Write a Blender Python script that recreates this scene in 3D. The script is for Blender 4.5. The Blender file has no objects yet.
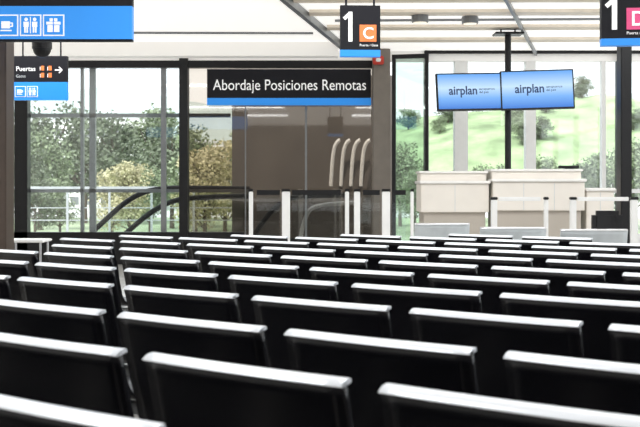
import bpy, bmesh, math, random
from mathutils import Vector, Matrix, noise
random.seed(4)
S=bpy.context.scene
S.view_settings.view_transform='Standard'
F=1080.0; CZ=1.3; HY=186.0
def X(px,Y): return (px-320)*Y/F
def Z(py,Y): return CZ+(HY-py)*Y/F
C=bpy.context.collection

# ---------- materials ----------
def mat(name,col,rough=0.5,metal=0.0,var=0.08,scale=8,emit=0,ecol=None,bump=0,spec=0.5):
    m=bpy.data.materials.new(name); m.use_nodes=True
    nt=m.node_tree; b=nt.nodes['Principled BSDF']
    b.inputs['Roughness'].default_value=rough; b.inputs['Metallic'].default_value=metal
    b.inputs['Specular IOR Level'].default_value=spec
    tc=nt.nodes.new('ShaderNodeTexCoord'); n=nt.nodes.new('ShaderNodeTexNoise')
    n.inputs['Scale'].default_value=scale; n.inputs['Detail'].default_value=4
    nt.links.new(tc.outputs['Object'],n.inputs['Vector'])
    r=nt.nodes.new('ShaderNodeValToRGB')
    r.color_ramp.elements[0].position=0.3; r.color_ramp.elements[1].position=0.7
    r.color_ramp.elements[0].color=[c*(1-var) for c in col]+[1]
    r.color_ramp.elements[1].color=[min(1,c*(1+var)) for c in col]+[1]
    nt.links.new(n.outputs['Fac'],r.inputs['Fac']); nt.links.new(r.outputs['Color'],b.inputs['Base Color'])
    if emit:
        b.inputs['Emission Color'].default_value=list(ecol or col)+[1]; b.inputs['Emission Strength'].default_value=emit
    if bump:
        bp=nt.nodes.new('ShaderNodeBump'); bp.inputs['Strength'].default_value=bump
        nt.links.new(n.outputs['Fac'],bp.inputs['Height']); nt.links.new(bp.outputs['Normal'],b.inputs['Normal'])
    return m
def glassmat(name,tint,refl=0.06):
    m=bpy.data.materials.new(name); m.use_nodes=True; nt=m.node_tree
    for n in list(nt.nodes): nt.nodes.remove(n)
    o=nt.nodes.new('ShaderNodeOutputMaterial'); t=nt.nodes.new('ShaderNodeBsdfTransparent'); g=nt.nodes.new('ShaderNodeBsdfGlossy')
    t.inputs['Color'].default_value=list(tint)+[1]; g.inputs['Roughness'].default_value=0.03
    mx=nt.nodes.new('ShaderNodeMixShader'); mx.inputs[0].default_value=refl
    nt.links.new(t.outputs[0],mx.inputs[1]); nt.links.new(g.outputs[0],mx.inputs[2]); nt.links.new(mx.outputs[0],o.inputs[0])
    return m
M={}
M['black']=mat('black_paint',(0.010,0.010,0.011),0.4,spec=.3)
M['shell']=mat('black_seat_leather',(0.005,0.005,0.007),0.27,var=0.15,scale=60,spec=.36,bump=.05)
M['edge_glint']=mat('seat_edge_highlight',(0.80,0.83,0.88),0.28,0.25,var=0.02,spec=.7)  # gloss highlight of the black seat edge, put into a near-white colour
M['steel']=mat('brushed_steel',(0.6,0.6,0.62),0.3,1.0)
M['white']=mat('white_paint',(0.88,0.88,0.87),0.6,var=0.03)
M['ceil']=mat('glowing_ceiling',(0.90,0.89,0.86),0.7,var=0.02,emit=.65,ecol=(1,.98,.94))  # white ceiling with glow added to brighten the room and seat tops
M['beam']=mat('ceiling_white_glow',(0.90,0.88,0.85),0.7,var=0.02,emit=.2)  # white paint given a faint added glow
M['beige']=mat('beige_beam',(0.88,0.79,0.67),0.6,var=0.06)
M['taupe']=mat('taupe_column',(0.20,0.175,0.15),0.5,var=0.06)
M['brown']=mat('brown_column',(0.07,0.05,0.04),0.4,var=0.1)
M['wallbrown']=mat('brown_wall_panel',(0.135,0.12,0.108),0.5,var=0.12,scale=1.5)
M['greyframe']=mat('grey_aluminium',(0.22,0.23,0.24),0.4,0.3)
M['lightgrey']=mat('light_grey_metal',(0.60,0.64,0.66),0.45,0.1)
M['blue']=mat('sign_blue',(0.02,0.24,0.72),0.4,var=0.02,emit=0.35,ecol=(0.01,0.26,0.80))
M['signblack']=mat('sign_black',(0.012,0.012,0.016),0.6,var=0.05,spec=0.2)
M['signwhite']=mat('sign_white',(0.9,0.9,0.9),0.5,var=0.01,emit=0.3)
M['orange']=mat('sign_orange',(0.80,0.20,0.05),0.5,var=0.02,emit=0.1)
M['pink']=mat('sign_pink',(0.8,0.08,0.25),0.5,var=0.02,emit=0.1)
M['red']=mat('alarm_red',(0.6,0.05,0.03),0.5)
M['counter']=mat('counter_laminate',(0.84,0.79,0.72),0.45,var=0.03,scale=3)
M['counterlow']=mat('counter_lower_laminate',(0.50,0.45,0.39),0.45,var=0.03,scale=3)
M['ctop']=mat('counter_top',(0.92,0.90,0.87),0.3,var=0.03)
M['floor']=mat('floor_stone',(0.42,0.40,0.37),0.25,var=0.15,scale=3)
M['rear']=mat('rear_blocker_dark',(0.16,0.16,0.17),0.7,var=0.05)
M['glass']=glassmat('clear_glass',(0.97,0.99,0.99),0.06)
M['tint']=glassmat('tinted_glass',(0.74,0.70,0.65),0.10)
M['green']=glassmat('green_glass',(0.76,0.84,0.80),0.10)
M['navy']=mat('logo_navy',(0.01,0.04,0.15),0.5)
# ---------- mesh helpers ----------
def new(name,bm,mats,parent=None,smooth=False):
    me=bpy.data.meshes.new(name); bm.to_mesh(me); bm.free()
    for m in mats: me.materials.append(m)
    o=bpy.data.objects.new(name,me); C.objects.link(o)
    if smooth:
        for p in me.polygons: p.use_smooth=True
    if parent: o.parent=parent
    return o
def addbox(bm,x0,x1,y0,y1,z0,z1,mi=0,bev=0):
    r=bmesh.ops.create_cube(bm,size=1)
    for v in r['verts']:
        v.co=Vector(((x0+x1)/2+v.co.x*(x1-x0),(y0+y1)/2+v.co.y*(y1-y0),(z0+z1)/2+v.co.z*(z1-z0)))
    fs={f for v in r['verts'] for f in v.link_faces}
    for f in fs: f.material_index=mi
    if bev:
        es={e for f in fs for e in f.edges}
        rr=bmesh.ops.bevel(bm,geom=list(es),offset=bev,segments=2,affect='EDGES')
        for f in rr['faces']: f.material_index=mi
def box(name,x0,x1,y0,y1,z0,z1,m,parent=None,bev=0):
    bm=bmesh.new(); addbox(bm,x0,x1,y0,y1,z0,z1,0,bev); return new(name,bm,[m],parent)
def addcyl(bm,x,y,z0,z1,r,mi=0,seg=20,r2=None):
    rr=bmesh.ops.create_cone(bm,cap_ends=True,segments=seg,radius1=r,radius2=r if r2 is None else r2,depth=z1-z0,matrix=Matrix.Translation((x,y,(z0+z1)/2)))
    for f in {f for v in rr['verts'] for f in v.link_faces}: f.material_index=mi
def empty(name,loc=(0,0,0)):
    e=bpy.data.objects.new(name,None); e.location=loc; C.objects.link(e); e.empty_display_size=0.1; return e
def text(name,s,x,y,z,h,m,parent=None,width=None,align='LEFT',off=0):
    cu=bpy.data.curves.new(name,'FONT'); cu.body=s; cu.size=h; cu.extrude=0.002; cu.align_x=align; cu.offset=off
    cu.materials.append(m)
    o=bpy.data.objects.new(name,cu); C.objects.link(o)
    o.location=(x,y,z); o.rotation_euler=(math.pi/2,0,0)
    if width:
        bpy.context.view_layer.update(); w=o.dimensions.x
        if w>0: o.scale.x=width/w
    if parent: o.parent=parent
    return o
def tube(name,pts,r,m,parent=None):
    cu=bpy.data.curves.new(name,'CURVE'); cu.dimensions='3D'; cu.bevel_depth=r; cu.bevel_resolution=3
    sp=cu.splines.new('NURBS'); sp.points.add(len(pts)-1)
    for i,p in enumerate(pts): sp.points[i].co=(*p,1)
    sp.use_endpoint_u=True; sp.order_u=3; cu.materials.append(m); cu.use_fill_caps=True
    o=bpy.data.objects.new(name,cu); C.objects.link(o)
    if parent: o.parent=parent
    return o

# ---------- room shell ----------
YW=18.0; CH=3.55
box('floor',-7.6,8.2,-4,22,-0.3,0,M['floor'])
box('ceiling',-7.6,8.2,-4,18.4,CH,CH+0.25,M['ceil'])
box('wall_left',-7.6,-7.4,-4,18.4,0,CH,M['white'])
box('rear_light_blocker',-7.6,8.2,-4.2,-4,0,CH+.25,M['rear'])  # unseen dark wall, added to keep sky light off the seat backs
wl=lambda px:X(px,YW); wz=lambda py:Z(py,YW)
bm=bmesh.new()
addbox(bm,-7.4,wl(389),YW-.08,YW+.10,wz(68),wz(61))
addbox(bm,-7.4,wl(245),YW-.1,YW+.1,0,wz(232))
addbox(bm,wl(16),wl(29),YW-.1,YW+.1,0,wz(61))
addbox(bm,wl(180),wl(188.5),YW-.12,YW+.12,0,wz(57))
addbox(bm,wl(-120),wl(-110),YW-.1,YW+.1,0,wz(61))
addbox(bm,wl(245),wl(372),YW-.04,YW+.04,0,wz(238))
new('trim_window_frame',bm,[M['black']])
bm=bmesh.new()
addbox(bm,wl(79),wl(82),YW+.1,YW+.2,0,wz(66)); addbox(bm,wl(88),wl(94),YW+.1,YW+.2,0,wz(66))
addbox(bm,wl(161),wl(166),YW-.02,YW+.08,0,wz(66))
addbox(bm,wl(16),wl(230),YW+.1,YW+.14,wz(117),wz(113))
addbox(bm,wl(16),wl(250),YW+.1,YW+.14,wz(192.5),wz(189))
addbox(bm,wl(305),wl(307),YW-.03,YW+.03,wz(238),wz(100)); addbox(bm,wl(245),wl(246),YW-.03,YW+.03,wz(238),wz(100))
new('trim_mullions',bm,[M['greyframe']])
box('window_1',wl(28),wl(180),YW,YW+.012,wz(236),wz(68),M['glass'])
box('window_2',wl(188),wl(372),YW,YW+.012,wz(238),wz(68),M['tint'])
box('window_3',-7.3,wl(16),YW,YW+.012,wz(236),wz(68),M['glass'])
box('wall_back_upper',-7.4,8.2,YW-.02,YW+.2,wz(61),CH,M['beam'])
box('wall_corridor',X(232,20.5),X(392,20.5),20.5,20.7,0,3.4,M['wallbrown'])
e=empty('reflected_arches')  # white tubes stand in for rounded windows reflected in the glass
for i in range(4):
    x=X(331+i*10,20.2)
    tube('reflected_arch_%d'%i,[(x,20.3,Z(186,20.2)),(x+.02,20.25,Z(160,20.2)),(x+.08,20.2,Z(142,20.2)),(x+.17,20.2,Z(140,20.2))],0.035,M['white'],e)
e=empty('escalator_handrail')
def pt(px,py,Y): return (X(px,Y),Y,Z(py,Y))
tube('rail_1',[pt(*p,19.5) for p in [(80,244),(105,220),(130,198),(155,188),(200,188),(250,189)]],0.05,M['black'],e)
tube('rail_2',[pt(*p,20) for p in [(112,246),(140,220),(165,203),(190,197),(250,196)]],0.05,M['black'],e)
bm=bmesh.new()
vs=[bm.verts.new(pt(px,py,19.5)) for px,py in [(84,242),(105,223),(130,203),(155,192),(200,190),(250,190),(250,242)]]
bm.faces.new(vs); new('balustrade_glass',bm,[M['green']],e)
e=empty('escalator_handrail')
tube('rail_1',[pt(*p,19.5) for p in [(250,242),(262,222),(280,202),(300,195),(345,195)]],0.05,M['black'],e)
tube('rail_2',[pt(*p,19.7) for p in [(300,242),(304,215),(318,203),(360,203)]],0.04,M['lightgrey'],e)
box('column',wl(372),wl(389),YW-.35,YW+.12,0,CH,M['taupe'],bev=.01)
e=empty('fire_alarm')
bm=bmesh.new(); ax,az=wl(377),wz(63); addbox(bm,ax-.09,ax+.09,YW-.42,YW-.35,az-.07,az+.07,0,.015); addbox(bm,ax-.04,ax+.04,YW-.45,YW-.42,az-.03,az+.03,1,.01)
new('alarm_body',bm,[M['red'],M['white']],e)
e=empty('door_1',(wl(391),YW-.3,0)); hz=wz(57)
W=.60
bm=bmesh.new()
addbox(bm,0,.06,-.03,.03,.01,hz); addbox(bm,W-.05,W,-.03,.03,.01,hz); addbox(bm,.05,W-.05,-.03,.03,hz-.07,hz); addbox(bm,.05,W-.05,-.03,.03,.01,.2)
addbox(bm,W-.09,W-.07,-.09,-.06,.8,1.5,1); addbox(bm,W-.09,W-.07,-.06,0,.85,.88,1); addbox(bm,W-.09,W-.07,-.06,0,1.42,1.45,1)
new('door_frame',bm,[M['black'],M['steel']],e)
box('door_glass',.05,W-.05,-.006,.006,.2,hz-.07,M['green'],e)
e.rotation_euler=(0,0,-.25)
bm=bmesh.new()
YR=18.0
addbox(bm,wl(424),8.2,YR-.08,YR+.1,wz(54),wz(49))
addbox(bm,wl(424),wl(428),YR-.1,YR+.1,0,wz(49))
addbox(bm,wl(617),wl(624),YR-.12,YR+.12,0,wz(49))
new('trim_window_frame',bm,[M['black']])
bm=bmesh.new()
addbox(bm,wl(455),wl(468),YR,YR+.25,0,wz(50)); addbox(bm,wl(526),wl(536),YR,YR+.2,0,wz(50)); addbox(bm,wl(602),wl(606),YR,YR+.15,0,wz(50))
addbox(bm,wl(428),wl(640),YR,YR+.1,wz(193),wz(189)); addbox(bm,wl(428),8.2,YR-.05,YR+.1,0,.5)
new('trim_mullions',bm,[M['white']])
box('window_4',wl(428),wl(617),YR+.01,YR+.02,.5,wz(54),M['glass'])
box('window_5',wl(624),8.1,YR+.01,YR+.02,.5,wz(54),M['glass'])
box('column',X(621,13),X(632,13),13,13.2,0,CH,M['black'],bev=.01)
box('column',X(-14,11),X(6,11),11,11.3,0,CH,M['brown'],bev=.01)
bm=bmesh.new()
for y in range(-4,19,3): addbox(bm,8.0,8.15,y-.06,y+.06,0,CH)
addbox(bm,8.0,8.15,-4,18,2.9,3.0); addbox(bm,8.0,8.15,-4,18,0,.15)
new('wall_right',bm,[M['black']])
# ceiling details
bm=bmesh.new()
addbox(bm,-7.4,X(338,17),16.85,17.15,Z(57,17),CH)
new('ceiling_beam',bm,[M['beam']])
def slab(bm,p0,p1,w,z0,z1):
    d=Vector((p1[0]-p0[0],p1[1]-p0[1],0)); n=Vector((-d.y,d.x,0)).normalized()*w/2
    vs=[]
    for z in (z0,z1):
        for q,s in ((p0,-1),(p1,-1),(p1,1),(p0,1)):
            vs.append(bm.verts.new((q[0]+n.x*s,q[1]+n.y*s,z)))
    for f in ((3,2,1,0),(4,5,6,7),(0,1,5,4),(1,2,6,5),(2,3,7,6),(3,0,4,7)): bm.faces.new([vs[i] for i in f])
bm=bmesh.new()
slab(bm,(-.7,11),(.35,17),.07,CH-.10,CH)
new('ceiling_beam',bm,[M['greyframe']])
bm=bmesh.new()
for y in (12.9,13.9,15.2,16.5):
    slab(bm,(-.3+(y-13)*.18,y),(8,y-.1),.30,CH-.04,CH)
new('ceiling_beam',bm,[M['beige']])
bm=bmesh.new()
slab(bm,(.2,14.6),(8,14.3),.035,CH-.03,CH)
slab(bm,(2.0,12),(3.6,18),.04,CH-.08,CH-.02); slab(bm,(-7,15.7),(-.1,15.8),.04,CH-.03,CH)
new('ceiling_track',bm,[M['greyframe']])
for (px,Y) in ((420,14.0),(470,14.1)):
    bm=bmesh.new(); addcyl(bm,X(px,Y),Y,CH-.13,CH-.04,.11,0,24); addcyl(bm,X(px,Y),Y,CH-.135,CH-.13,.085,1,24)
    new('ceiling_downlight',bm,[M['greyframe'],mat('lamp_lens',(1,.9,.75),emit=.6)],None)

# ---------- seats ----------
def seat_mesh(name,shell,edge_glint,w=.577):
    bm=bmesh.new()
    prof=[(0.0,.900),(.012,.86),(.03,.78),(.05,.70),(.068,.62),(.085,.55),(.10,.49),(.125,.45),(.17,.425),(.25,.415),(.34,.425),(.42,.44),(.47,.43)]
    n=12; t=.016
    grids=[]
    for side in (0,1):
        g=[]
        for i,(y,z) in enumerate(prof):
            a=prof[max(i-1,0)]; b=prof[min(i+1,len(prof)-1)]
            d=Vector((b[0]-a[0],b[1]-a[1])).normalized(); nn=Vector((d.y,-d.x))
            row=[]
            ww=w*(1.0 if i<4 else 0.97 if i<8 else .95)
            if i==len(prof)-1: ww*=.93
            for k in range(n+1):
                s=-1+2*k/n
                cur=.010*(1-s*s)*(1 if i<7 else .5)
                yy=y+nn.x*(t if side else 0); zz=z+nn.y*(t if side else 0)
                if i<7: yy-=cur
                else: zz-=cur
                row.append(bm.verts.new((s*ww/2,yy,zz)))
            g.append(row)
        grids.append(g)
    A,B=grids
    R=len(prof)
    for i in range(R-1):
        for k in range(n):
            bm.faces.new((A[i][k],A[i][k+1],A[i+1][k+1],A[i+1][k]))
            bm.faces.new((B[i][k+1],B[i][k],B[i+1][k],B[i+1][k+1]))
        bm.faces.new((A[i][0],A[i+1][0],B[i+1][0],B[i][0])); bm.faces.new((A[i+1][n],A[i][n],B[i][n],B[i+1][n]))
    for k in range(n):
        bm.faces.new((A[0][k+1],A[0][k],B[0][k],B[0][k+1])); bm.faces.new((A[-1][k],A[-1][k+1],B[-1][k+1],B[-1][k]))
    for f in bm.faces: f.material_index=0; f.smooth=True
    sec=[(-.020,.8905),(-.0195,.892),(-.014,.897),(-.005,.9025),(.006,.905),(.016,.905),(.018,.896),(-.012,.889)]  # section of the pale strip that imitates the edge highlight
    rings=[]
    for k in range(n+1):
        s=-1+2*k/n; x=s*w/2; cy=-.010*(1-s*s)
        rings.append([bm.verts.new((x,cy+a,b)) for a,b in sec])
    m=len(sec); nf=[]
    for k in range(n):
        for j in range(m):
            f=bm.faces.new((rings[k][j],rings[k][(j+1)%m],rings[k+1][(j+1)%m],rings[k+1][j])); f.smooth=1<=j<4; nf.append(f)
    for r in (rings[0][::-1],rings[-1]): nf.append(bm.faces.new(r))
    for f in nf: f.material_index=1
    bmesh.ops.recalc_face_normals(bm,faces=bm.faces)
    addbox(bm,-.03,.03,.14,.38,.37,.405,2)
    me=bpy.data.meshes.new(name); bm.to_mesh(me); bm.free()
    for m in (shell,edge_glint,M['steel']): me.materials.append(m)
    return me
SM=seat_mesh('seat_shell',M['shell'],M['edge_glint'])
SG=seat_mesh('seat_shell_grey',M['lightgrey'],M['steel'])
P0=Vector((-.407,2.556)); u=Vector((.7985,-.602)); nv=Vector((.602,.7985))
ang=math.atan2(u.y,u.x)
PITCH=.668
offs=[-1.13,-.534,0,.53,1.17,1.79,2.38,2.98,3.6,4.2,4.8,5.4,6.0,6.6,7.2,7.8,8.4]
for r,of in enumerate(offs):
    idx=[]
    for i in range(-16,14):
        c=P0+nv*of+u*(i*PITCH+.289)
        ok = .9<c.y<8.9 and -3.4<c.x<4.6
        if c.y>5.9 and c.x<-2.2+(c.y-5.9)*.16: ok=False
        if c.y>6.7 and c.x>1.75: ok=False
        if c.y<1.25 and c.x<1.0: ok=False
        if ok: idx.append(i)
    if not idx: continue
    i0=idx[0]; L=(len(idx)-1)*PITCH
    c=P0+nv*of+u*(i0*PITCH+.289)
    e=empty('airport_seat_bench',(c.x,c.y,0)); e.rotation_euler=(0,0,ang)
    for k in range(len(idx)):
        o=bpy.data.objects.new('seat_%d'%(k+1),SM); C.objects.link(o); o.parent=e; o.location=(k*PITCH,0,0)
    bm=bmesh.new(); addbox(bm,-.25,L+.25,.22,.28,.33,.375,0,.006)
    nl=max(2,len(idx)//2+1)
    for q in range(nl):
        x=q*L/(nl-1) if L>0 else (-.15+.3*q)
        addbox(bm,x-.02,x+.02,.23,.27,.03,.335); addbox(bm,x-.025,x+.025,.06,.44,.0,.035,0,.006)
    new('beam_and_legs',bm,[M['greyframe']],e)
for px,w_,y,py in ((442,55,10.4,223),(513,66,9.9,227),(594,67,9.0,229)):
    e=empty('metal_seat',(X(px,y),y,0)); o=bpy.data.objects.new('seat_shell',SG); C.objects.link(o); o.parent=e
    o.scale=(w_*y/F/.577,1,Z(py,y)/.905)
    bm=bmesh.new()
    for sx in (-.2,.2):
        addbox(bm,sx-.02,sx+.02,.23,.27,.0,.38); addbox(bm,sx-.025,sx+.025,.06,.44,0,.03)
    addbox(bm,-.25,.25,.22,.28,.33,.375); new('legs',bm,[M['steel']],e)

# ---------- barriers ----------
def post(px,w,Y,pt_,m=M['white']):
    e=empty('queue_barrier_post',(X(px,Y),Y,0)); h=Z(pt_,Y); ww=w*Y/F/2
    bm=bmesh.new(); addbox(bm,-ww,ww,-.03,.03,.02,h-.03,0,.008); addbox(bm,-ww-.004,ww+.004,-.034,.034,h-.03,h,1,.006); addcyl(bm,0,0,0,.02,.13,2,28)
    new('post',bm,[m,M['black'],M['greyframe']],e); return e
YB=13.0
for px,w in ((251,4),(286,8),(347,4),(357,6),(386,8),(412,3)): post(px,w,YB,189)
for a,b in ((251,286),(286,347),(357,386),(386,412)):
    e=empty('queue_barrier_panel')
    box('barrier_belt',X(a,YB)+.07,X(b,YB)-.075,YB-.004,YB+.004,Z(195,YB),Z(190,YB),M['black'],e)
    box('barrier_glass',X(a,YB)+.07,X(b,YB)-.075,YB-.003,YB+.003,.15,Z(195,YB),M['glass'],e)
for px,w in ((494,6),(546,4),(573,6),(634,7)): post(px,w,12.0,197)
for a,b in ((494,546),(573,634)):
    box('barrier_rail',X(a,12)+.05,X(b,12)-.06,11.99,12.01,Z(201,12),Z(197,12),M['white'],bev=.004)

# ---------- counters ----------
def counter(x0,x1,y0,y1,h,step=True):
    e=empty('boarding_counter'); bm=bmesh.new()
    zl=h-.55; d=.13 if step else 0; ym=y0+.16
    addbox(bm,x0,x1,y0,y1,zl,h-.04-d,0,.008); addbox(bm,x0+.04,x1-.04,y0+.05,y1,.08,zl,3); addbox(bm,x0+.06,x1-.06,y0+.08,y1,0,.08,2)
    addbox(bm,x0-.02,x1+.02,y0-.03,y1+.03,h-.04-d,h-d,1,.008)
    if step:
        addbox(bm,x0+.01,x1-.01,ym,y1,h-d,h-.03,0,.005); addbox(bm,x0-.01,x1+.01,ym-.03,y1+.02,h-.03,h,1,.006)
    n=max(2,round((x1-x0)/.42))
    for i in range(1,n):
        x=x0+(x1-x0)*i/n; addbox(bm,x-.003,x+.003,y0-.003,y0+.01,zl+.01,h-.06-d,2)
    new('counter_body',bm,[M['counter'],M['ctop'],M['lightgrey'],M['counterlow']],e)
YC=14.3
counter(X(421,YC),X(489,YC),YC,YC+.7,Z(171,YC+.1))
counter(X(492,YC),X(583,YC),YC-.1,YC+.6,Z(169,YC))
counter(X(586.5,YC),X(614,YC),YC,YC+.7,Z(188,YC),False)
e=empty('computer_monitor'); x=X(568,YC+.3); z=Z(169,YC)
bm=bmesh.new(); addbox(bm,x-.05,x+.05,YC+.2,YC+.35,z,z+.012)
addbox(bm,x-.14,x+.14,YC+.25,YC+.28,z+.012,z+.05,0,.004); new('monitor_body',bm,[M['black']],e)
Y=11.6; e=empty('office_chair',(X(602,Y),Y+.9,0)); e.location.x=X(602,Y+.9)-.02; e.location.y=12.5; e.rotation_euler=(0,0,.1)
bm=bmesh.new()
for k in range(5):
    a=k*2*math.pi/5+.3; c,s_=math.cos(a),math.sin(a)
    slab(bm,(0,0),(.22*c,.22*s_),.04,.06,.10); addcyl(bm,.22*c,.22*s_,0,.06,.026,0,12)
addcyl(bm,0,0,.1,.44,.028,1,16); addbox(bm,-.19,.19,-.20,.18,.44,.52,0,.03)
addbox(bm,-.03,.03,-.25,-.21,.46,.70,0); addbox(bm,-.18,.18,-.25,-.19,.58,1.02,0,.05)
for sx in (-.21,.21): addbox(bm,sx-.015,sx+.015,-.02,.02,.46,.68,0); addbox(bm,sx-.02,sx+.02,-.14,.12,.68,.71,0,.01); addbox(bm,min(sx,0),max(sx,0),-.02,.02,.45,.47)
new('chair_body',bm,[M['black'],M['steel']],e)

# ---------- TVs ----------
YT=15.0
e=empty('ceiling_pole'); x=X(508,YT+.25)
bm=bmesh.new(); addcyl(bm,x,YT+.25,0,CH-.1,.045,0,20); addbox(bm,x-.2,x+.2,YT+.1,YT+.4,CH-.12,CH-.09,0,.005)
for dx in (-.1,.1): addcyl(bm,x+dx,YT+.25,CH-.1,CH,.012,0,10)
new('pole',bm,[M['black']],e)
def screenmat():
    m=bpy.data.materials.new('screen_display'); m.use_nodes=True; nt=m.node_tree; b=nt.nodes['Principled BSDF']
    tc=nt.nodes.new('ShaderNodeTexCoord'); sp=nt.nodes.new('ShaderNodeSeparateXYZ'); r=nt.nodes.new('ShaderNodeValToRGB')
    nt.links.new(tc.outputs['Generated'],sp.inputs[0]); nt.links.new(sp.outputs['Z'],r.inputs['Fac'])
    cr=r.color_ramp; cr.elements[0].color=(.04,.20,.68,1); cr.elements[1].color=(.12,.38,.88,1)
    q=cr.elements.new(.3); q.color=(.18,.44,.90,1); q=cr.elements.new(.6); q.color=(.55,.76,.98,1)
    nt.links.new(r.outputs['Color'],b.inputs['Emission Color']); b.inputs['Emission Strength'].default_value=1.05
    b.inputs['Base Color'].default_value=(.02,.02,.03,1); b.inputs['Roughness'].default_value=.3; b.inputs['Specular IOR Level'].default_value=.2
    return m
SMt=screenmat()
def tv(pxc,pyc,w,h,yaw,roll):
    e=empty('hanging_television',(X(pxc,YT),YT,Z(pyc,YT)))
    bm=bmesh.new(); addbox(bm,-w/2,w/2,-.03,.03,-h/2,h/2,0,.006); addbox(bm,-.06,.06,.03,.16,-.06,.06)
    new('housing',bm,[M['black']],e)
    box('screen',-w/2+.02,w/2-.02,-.036,-.031,-h/2+.025,h/2-.02,SMt,e)
    text('logo_text','airplan',-.31,-.038,-.04,.17,M['navy'],e,width=.40,off=.003)
    text('logo_subtext','aeropuertos\ndel pais',.12,-.038,.02,.045,M['navy'],e)
    e.rotation_euler=(math.radians(-6),math.radians(roll),yaw)
s=YT/F
tv(470,92,69*s,38*s,math.radians(7),-1.5)
tv(537,90,73*s,40*s,math.radians(-3),-1.5)

# ---------- signs ----------
def disc(bm,x,y,z,r,mi):
    rr=bmesh.ops.create_cone(bm,cap_ends=True,segments=20,radius1=r,radius2=r,depth=.006,matrix=Matrix.Translation((x,y,z))@Matrix.Rotation(math.pi/2,4,'X'))
    for f in {f for v in rr['verts'] for f in v.link_faces}: f.material_index=mi
def icon(bm,kind,x,y,z,s,k,bg):
    d=.004
    addbox(bm,x,x+s,y-d,y,z,z+s,k); addbox(bm,x+s*.06,x+s*.94,y-d*2,y-d,z+s*.06,z+s*.94,bg)
    y2=y-d*2
    def b(a,c,e_,f,mi=k): addbox(bm,x+s*a,x+s*c,y2-d,y2,z+s*e_,z+s*f,mi)
    if kind=='cup': b(.22,.62,.35,.68); b(.62,.74,.42,.46);b(.62,.74,.58,.62);b(.70,.76,.42,.62);b(.18,.7,.22,.28)
    if kind=='people':
        for cx in (.3,.7):
            disc(bm,x+s*cx,y2-.002,z+s*.77,s*.08,k); b(cx-.12,cx+.12,.42,.66); b(cx-.09,cx-.015,.15,.45); b(cx+.015,cx+.09,.15,.45)
        b(.48,.52,.12,.88)
    if kind=='gift': b(.22,.78,.18,.5);b(.17,.83,.53,.66);b(.32,.47,.68,.82);b(.53,.68,.68,.82);b(.47,.53,.18,.66,bg)
Y=10.0; e=empty('hanging_wayfinding_sign'); bm=bmesh.new()
x0,x1=X(-60,Y),X(132,Y)
addbox(bm,x0,x1,Y,Y+.1,Z(6,Y),Z(-8,Y),0); addbox(bm,x0,x1,Y,Y+.1,Z(39,Y),Z(6,Y),1)
addbox(bm,x0,x1,Y+.01,Y+.09,Z(41,Y),Z(39,Y),0)
s=23/108
for px,k in ((-3,'cup'),(20,'people'),(43,'gift')): icon(bm,k,X(px,Y),Y,Z(36,Y),s*.93,2,1)
for px in (-40,100): addcyl(bm,X(px,Y),Y+.05,Z(-8,Y),CH,.012,0)
new('sign_panel',bm,[M['signblack'],M['blue'],M['signwhite']],e)
Y=13.0; e=empty('gate_direction_sign'); bm=bmesh.new()
addbox(bm,X(13.5,Y),X(67,Y),Y,Y+.08,Z(82,Y),Z(56,Y),0); addbox(bm,X(13.5,Y),X(67,Y),Y,Y+.08,Z(100,Y),Z(82,Y),1)
for px,k in ((15,'cup'),(27,'people')): icon(bm,k,X(px,Y),Y,Z(97,Y),.13,2,1)
for i,px in enumerate((39,46.5)):
    for j,py in enumerate((70.5,77.5)): addbox(bm,X(px+2,Y),X(px+5.2,Y),Y-.004,Y,Z(py,Y),Z(py-4.6,Y),3)
addbox(bm,X(55,Y),X(62,Y),Y-.004,Y,Z(70.6,Y),Z(69.4,Y),2)
for sgn in (1,-1):
    r=bmesh.ops.create_cube(bm,size=1,matrix=Matrix.Translation((X(60.6,Y),Y-.002,Z(70-sgn*1.4,Y)))@Matrix.Rotation(sgn*math.pi/4,4,'Y')@Matrix.Diagonal((.055,.004,.014,1)))
    for f in {f for v in r['verts'] for f in v.link_faces}: f.material_index=2
for px in (22,60): addcyl(bm,X(px,Y),Y+.04,Z(56,Y),CH,.01,0)
new('sign_panel',bm,[M['signblack'],M['blue'],M['signwhite'],M['orange']],e)
text('text_gates','Puertas',X(16,Y),Y-.006,Z(71,Y),.08,M['signwhite'],e,width=19*Y/F)
text('text_gates_en','Gates',X(16,Y),Y-.006,Z(77.5,Y),.05,M['lightgrey'],e)
for (t,px,py) in (('1',39,70.5),('1',46.5,70.5),('1',39,77.5),('1',46.5,77.5)): text('text_gate_digit',t,X(px,Y),Y-.008,Z(py,Y),.065,M['signwhite'],e)
Y=17.8; e=empty('boarding_sign'); bm=bmesh.new()
addbox(bm,X(207,Y),X(371,Y),Y,Y+.1,Z(98,Y),Z(69,Y),0); addbox(bm,X(207,Y),X(371,Y),Y,Y+.1,Z(105,Y),Z(98,Y),1)
new('sign_panel',bm,[M['signblack'],M['blue']],e)
text('sign_text','Abordaje Posiciones Remotas',X(213,Y),Y-.006,Z(90,Y),.25,M['signwhite'],e,width=153*Y/F)
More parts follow.
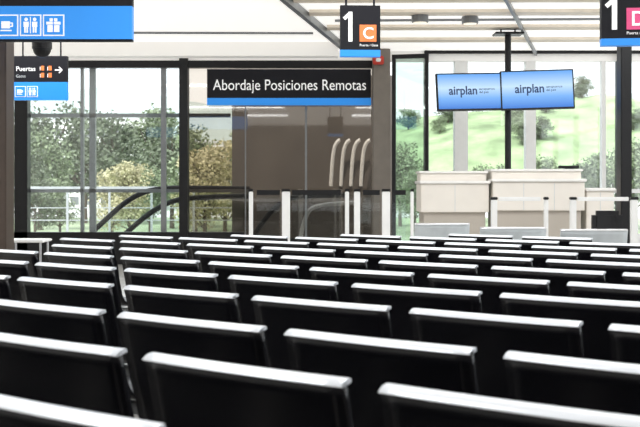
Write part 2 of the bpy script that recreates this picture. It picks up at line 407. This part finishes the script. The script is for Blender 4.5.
def gatesign(Y,x0,x1,y0,y1,letter,m,rot=0):
    cx=X((x0+x1)/2,Y); e=empty('gate_number_sign',(cx,Y,0)); w=(x1-x0)*Y/F; k=Y/F
    bm=bmesh.new(); zt=Z(y0,Y); zb=Z(y1,Y); H=zt-zb; bl=H*.13
    addbox(bm,-w/2,w/2,-.04,.04,zb+bl,zt,0); addbox(bm,-w/2,w/2,-.04,.04,zb,zb+bl,1)
    s=w*.42; zz=zb+H*.29
    addbox(bm,-w*.02,-w*.02+s,-.046,-.04,zz,zz+s,2)
    a=-w*.30; addbox(bm,a,a+w*.10,-.046,-.04,zz,zt-H*.13,3)
    r=bmesh.ops.create_cube(bm,size=1,matrix=Matrix.Translation((a-w*.035,-.043,zt-H*.215))@Matrix.Rotation(-.75,4,'Y')@Matrix.Diagonal((w*.20,.006,w*.085,1)))
    for f in {f for v in r['verts'] for f in v.link_faces}: f.material_index=3
    for q in (-w*.35,w*.35): addcyl(bm,q,0,zt,CH,.01,0)
    new('sign_panel',bm,[M['signblack'],M['blue'],m,M['signwhite']],e)
    text('letter',letter,-w*.02+s*.18,-.05,zz+s*.18,s*.95,M['signwhite'],e,off=.002)
    text('label','Puerta / Gate',-w*.02,-.045,zb+bl+H*.07,.03,M['signwhite'],e,width=w*.45)
    e.rotation_euler=(0,0,rot)
gatesign(10,340,380,6,57,'C',M['orange'],.05)
gatesign(8,601,652,-8,46,'D',M['pink'],-.1)
e=empty('dome_security_camera'); Y=12; x=X(42,Y); z=Z(47,Y)
bm=bmesh.new(); addcyl(bm,x,Y,z-.02,z+.05,.11,0,24)
bmesh.ops.create_uvsphere(bm,u_segments=20,v_segments=12,radius=.1,matrix=Matrix.Translation((x,Y,z-.02)))
addcyl(bm,x,Y,z+.05,CH,.02,0); new('camera_body',bm,[M['black']],e)
e=empty('folding_table'); Y=12.0; x=X(28,Y); bm=bmesh.new()
addbox(bm,x-.22,x+.22,Y-.2,Y+.2,.68,.71,0,.008)
for sx in (-.18,.18):
    for sy in (-.16,.16): addcyl(bm,x+sx,Y+sy,0,.68,.012,1,10)
new('table',bm,[M['white'],M['steel']],e)

# ---------- exterior ----------
# walkway railing outside the left glazing
e=empty('walkway_railing'); bm=bmesh.new()
for k in range(9):
    x=-8.5+k*.85; addbox(bm,x-.02,x+.02,21.78,21.82,0,1.25)
for z in (.35,.6,.85): addbox(bm,-8.6,-1.6,21.79,21.81,z,z+.02)
addbox(bm,-8.6,-1.6,21.76,21.84,1.23,1.29)
new('railing',bm,[M['lightgrey']],e)
M['grass']=mat('grass',(0.36,0.44,0.28),0.9,var=.3,scale=.15)
M['tarmac']=mat('tarmac',(0.66,0.66,0.65),0.9,var=.15,scale=.1)
lv=[mat('hazy_leaves_dark',(0.17,0.20,0.14),0.9,var=.5,scale=1.2),mat('hazy_leaves_green',(0.26,0.31,0.20),0.9,var=.5,scale=1.2),mat('hazy_leaves_yellow',(0.50,0.47,0.30),0.9,var=.4,scale=1.2)]  # leaf colours paled, distance haze is put into the colour
M['bark']=mat('bark',(0.14,0.11,0.09),0.9)
bm=bmesh.new(); addbox(bm,-300,300,22.6,600,-3.2,-3.0); new('ground_grass',bm,[M['grass']])
box('ground_tarmac',-60,60,22.6,62,-3.0,-2.97,M['tarmac'])
box('road',-200,200,145,185,-3.0,-2.9,M['tarmac'])
def hillz(a,b,h,seed):
    d=max(0,1-a*a)*max(0,1-b*b)
    return -3.1+h*d**.7*(1+.35*noise.noise(Vector((a*3+seed,b*3,seed))))+ .03*h*noise.noise(Vector((a*15,b*15,seed)))*(d>0)
def hill(name,cx,cy,rx,ry,h,m,seed):
    bm=bmesh.new(); n=40; g=[]
    for i in range(n+1):
        row=[]
        for j in range(n+1):
            a=-1+2*i/n; b=-1+2*j/n
            row.append(bm.verts.new((cx+a*rx,cy+b*ry,hillz(a,b,h,seed))))
        g.append(row)
    for i in range(n):
        for j in range(n): bm.faces.new((g[i][j],g[i+1][j],g[i+1][j+1],g[i][j+1]))
    return new(name,bm,[m],smooth=True)
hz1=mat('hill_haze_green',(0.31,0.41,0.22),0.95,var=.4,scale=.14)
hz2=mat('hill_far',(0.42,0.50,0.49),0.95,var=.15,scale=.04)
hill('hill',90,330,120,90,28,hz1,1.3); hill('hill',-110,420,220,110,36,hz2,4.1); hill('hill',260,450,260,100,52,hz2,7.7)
def building(px,Y,w,h,m,z0=-3):
    e=empty('distant_building',(X(px,Y),Y,z0)); bm=bmesh.new(); addbox(bm,-w/2,w/2,0,10,0,h,0); addbox(bm,-w/2-.3,w/2+.3,-.3,10.3,h,h+.5,1)
    n=max(1,int(w/2.5))
    for i in range(n):
        for j in range(int(h/3)):
            xx=-w/2+(i+.5)*w/n; addbox(bm,xx-.7,xx+.7,-.05,.02,1+j*3,2.4+j*3,2)
    new('building_body',bm,[m,M['lightgrey'],M['greyframe']],e)
building(60,190,34,16,M['white']); building(140,200,26,12,M['lightgrey']); building(560,200,30,6,M['white']); building(200,195,20,12,M['white'])
def treemesh(i,leaf):
    bm=bmesh.new(); rnd=random.Random(i*7+1)
    addcyl(bm,0,0,0,5,.22,1,10,.10)
    cl=[]
    for k in range(22):
        a=rnd.random()*6.28; rr=rnd.random()**.6*2.6; z=3+rnd.random()*6.0; rr*=1-.09*abs(z-5.2)
        c=Vector((rr*math.cos(a),rr*math.sin(a),z)); cl.append(c)
        b0=Vector((0,0,max(2,z-2))); d=c-b0; q=d.to_track_quat('Z','Y').to_matrix().to_4x4()
        rr_=bmesh.ops.create_cone(bm,segments=5,radius1=.07,radius2=.03,depth=d.length,matrix=Matrix.Translation(b0+d/2)@q)
        for f in {f for v in rr_['verts'] for f in v.link_faces}: f.material_index=1
    for c in cl:
        R=.9+rnd.random()*.7
        for _ in range(170):
            v=Vector((rnd.gauss(0,1),rnd.gauss(0,1),rnd.gauss(0,.8))).normalized()*R*rnd.random()**.4
            s=.09+rnd.random()*.12
            n1=Vector((rnd.gauss(0,1),rnd.gauss(0,1),rnd.gauss(0,1))).normalized(); n2=n1.orthogonal().normalized()
            n3=n1.cross(n2); p=c+v
            f=bm.faces.new([bm.verts.new(p+n2*s),bm.verts.new(p+n3*s*.8),bm.verts.new(p-n2*s),bm.verts.new(p-n3*s*.8)]); f.material_index=0
    me=bpy.data.meshes.new('tree'); bm.to_mesh(me); bm.free(); me.materials.append(leaf); me.materials.append(M['bark']); return me
tm=[treemesh(i,lv[i%3]) for i in range(6)]
def tree(px,Y,sc,k,z0=-3):
    o=bpy.data.objects.new('tree',tm[k]); C.objects.link(o); o.location=(X(px,Y),Y,z0); o.scale=(sc*1.1,sc*1.1,sc); o.rotation_euler=(0,0,random.random()*6)
for px,Y,sc,k in ((10,90,1.0,0),(40,105,1.0,1),(60,130,1.5,0),(85,125,1.3,3),(112,120,1.3,0),(130,75,.62,2),(150,130,1.4,4),(112,82,.6,5),(172,110,1.1,3),(205,72,.7,2),(225,80,.8,5),(60,85,.5,4),(195,100,1.0,1),(35,80,.5,3),(150,90,.6,1),
    (400,115,.9,1),(415,100,.6,4),(440,105,.6,0),(480,130,.7,1),(500,135,.7,3),(520,135,.6,0),(545,130,.8,4),(558,134,.7,0),(570,138,.7,1),(583,125,.7,3),(592,125,.8,0),(612,110,.8,3),(632,105,.9,1),(-30,80,.9,1),(680,100,1,0),(250,110,1,1),(300,110,1,0),(350,105,.8,4)):
    tree(px,Y,sc,k)
# trees scattered on the green hill slope: one joined grove
rh=random.Random(9)
grove=empty('hillside_grove')
for k in range(30):
    a=rh.uniform(-.55,.5); b=rh.uniform(-.8,-.2)
    o=bpy.data.objects.new('grove_tree_%d'%k,tm[rh.choice((0,1,3,4))]); C.objects.link(o); o.parent=grove; q=rh.uniform(.5,.9)
    o.location=(90+a*120,330+b*90,hillz(a,b,28,1.3)-1.5*q); o.scale=(q*1.4,q*1.4,q*.9)
def car(px,Y,m):
    e=empty('parked_car',(X(px,Y),Y,-2.97)); bm=bmesh.new()
    addbox(bm,-2.1,2.1,0,1.7,.3,.85,0,.12); addbox(bm,-1.2,1.0,.1,1.6,.8,1.4,1,.2)
    for sx in (-1.3,1.3):
        for sy in (.0,1.7):
            rr=bmesh.ops.create_cone(bm,cap_ends=True,segments=16,radius1=.33,radius2=.33,depth=.2,matrix=Matrix.Translation((sx,sy,.33))@Matrix.Rotation(math.pi/2,4,'X'))
            for f in {f for v in rr['verts'] for f in v.link_faces}: f.material_index=1
    new('car_body',bm,[m,M['black']],e)
for i,px in enumerate((-20,35,66,104,138,172,215)): car(px,56+i%2*2,[M['white'],M['lightgrey'],M['greyframe']][i%3])

# ---------- light ----------
w=bpy.data.worlds.new('World'); S.world=w; w.use_nodes=True
nt=w.node_tree; bg=nt.nodes['Background']; bg.inputs[0].default_value=(.92,.96,1,1); bg.inputs[1].default_value=2.0
sun=bpy.data.lights.new('sun','SUN'); sun.energy=3.8; sun.angle=.03; sun.color=(1,.97,.92)
so=bpy.data.objects.new('sun',sun); C.objects.link(so); so.rotation_euler=(math.radians(42),0,math.radians(-35))
for i,(x,y) in enumerate(((-2.5,2.5),(2.5,2.5),(-2.5,6),(2.5,6),(0,9),(3,12),(-3,12.5))):
    l=bpy.data.lights.new('overhead_fill','AREA'); l.shape='RECTANGLE'; l.size=3; l.size_y=.6; l.energy=52; l.color=(.96,.98,1)  # unseen fill lamps, added to light the seats from above
    o=bpy.data.objects.new('overhead_fill',l); C.objects.link(o); o.location=(x,y,CH-.06)
cam=bpy.data.cameras.new('camera'); co=bpy.data.objects.new('camera',cam); C.objects.link(co)
co.location=(0,0,CZ); co.rotation_euler=(math.pi/2,0,0)
cam.sensor_width=36; cam.lens=36*F/640; cam.shift_y=-(213.5-HY)/640
cam.dof.use_dof=True; cam.dof.focus_distance=9; cam.dof.aperture_fstop=7
cam.clip_end=2000
S.camera=co
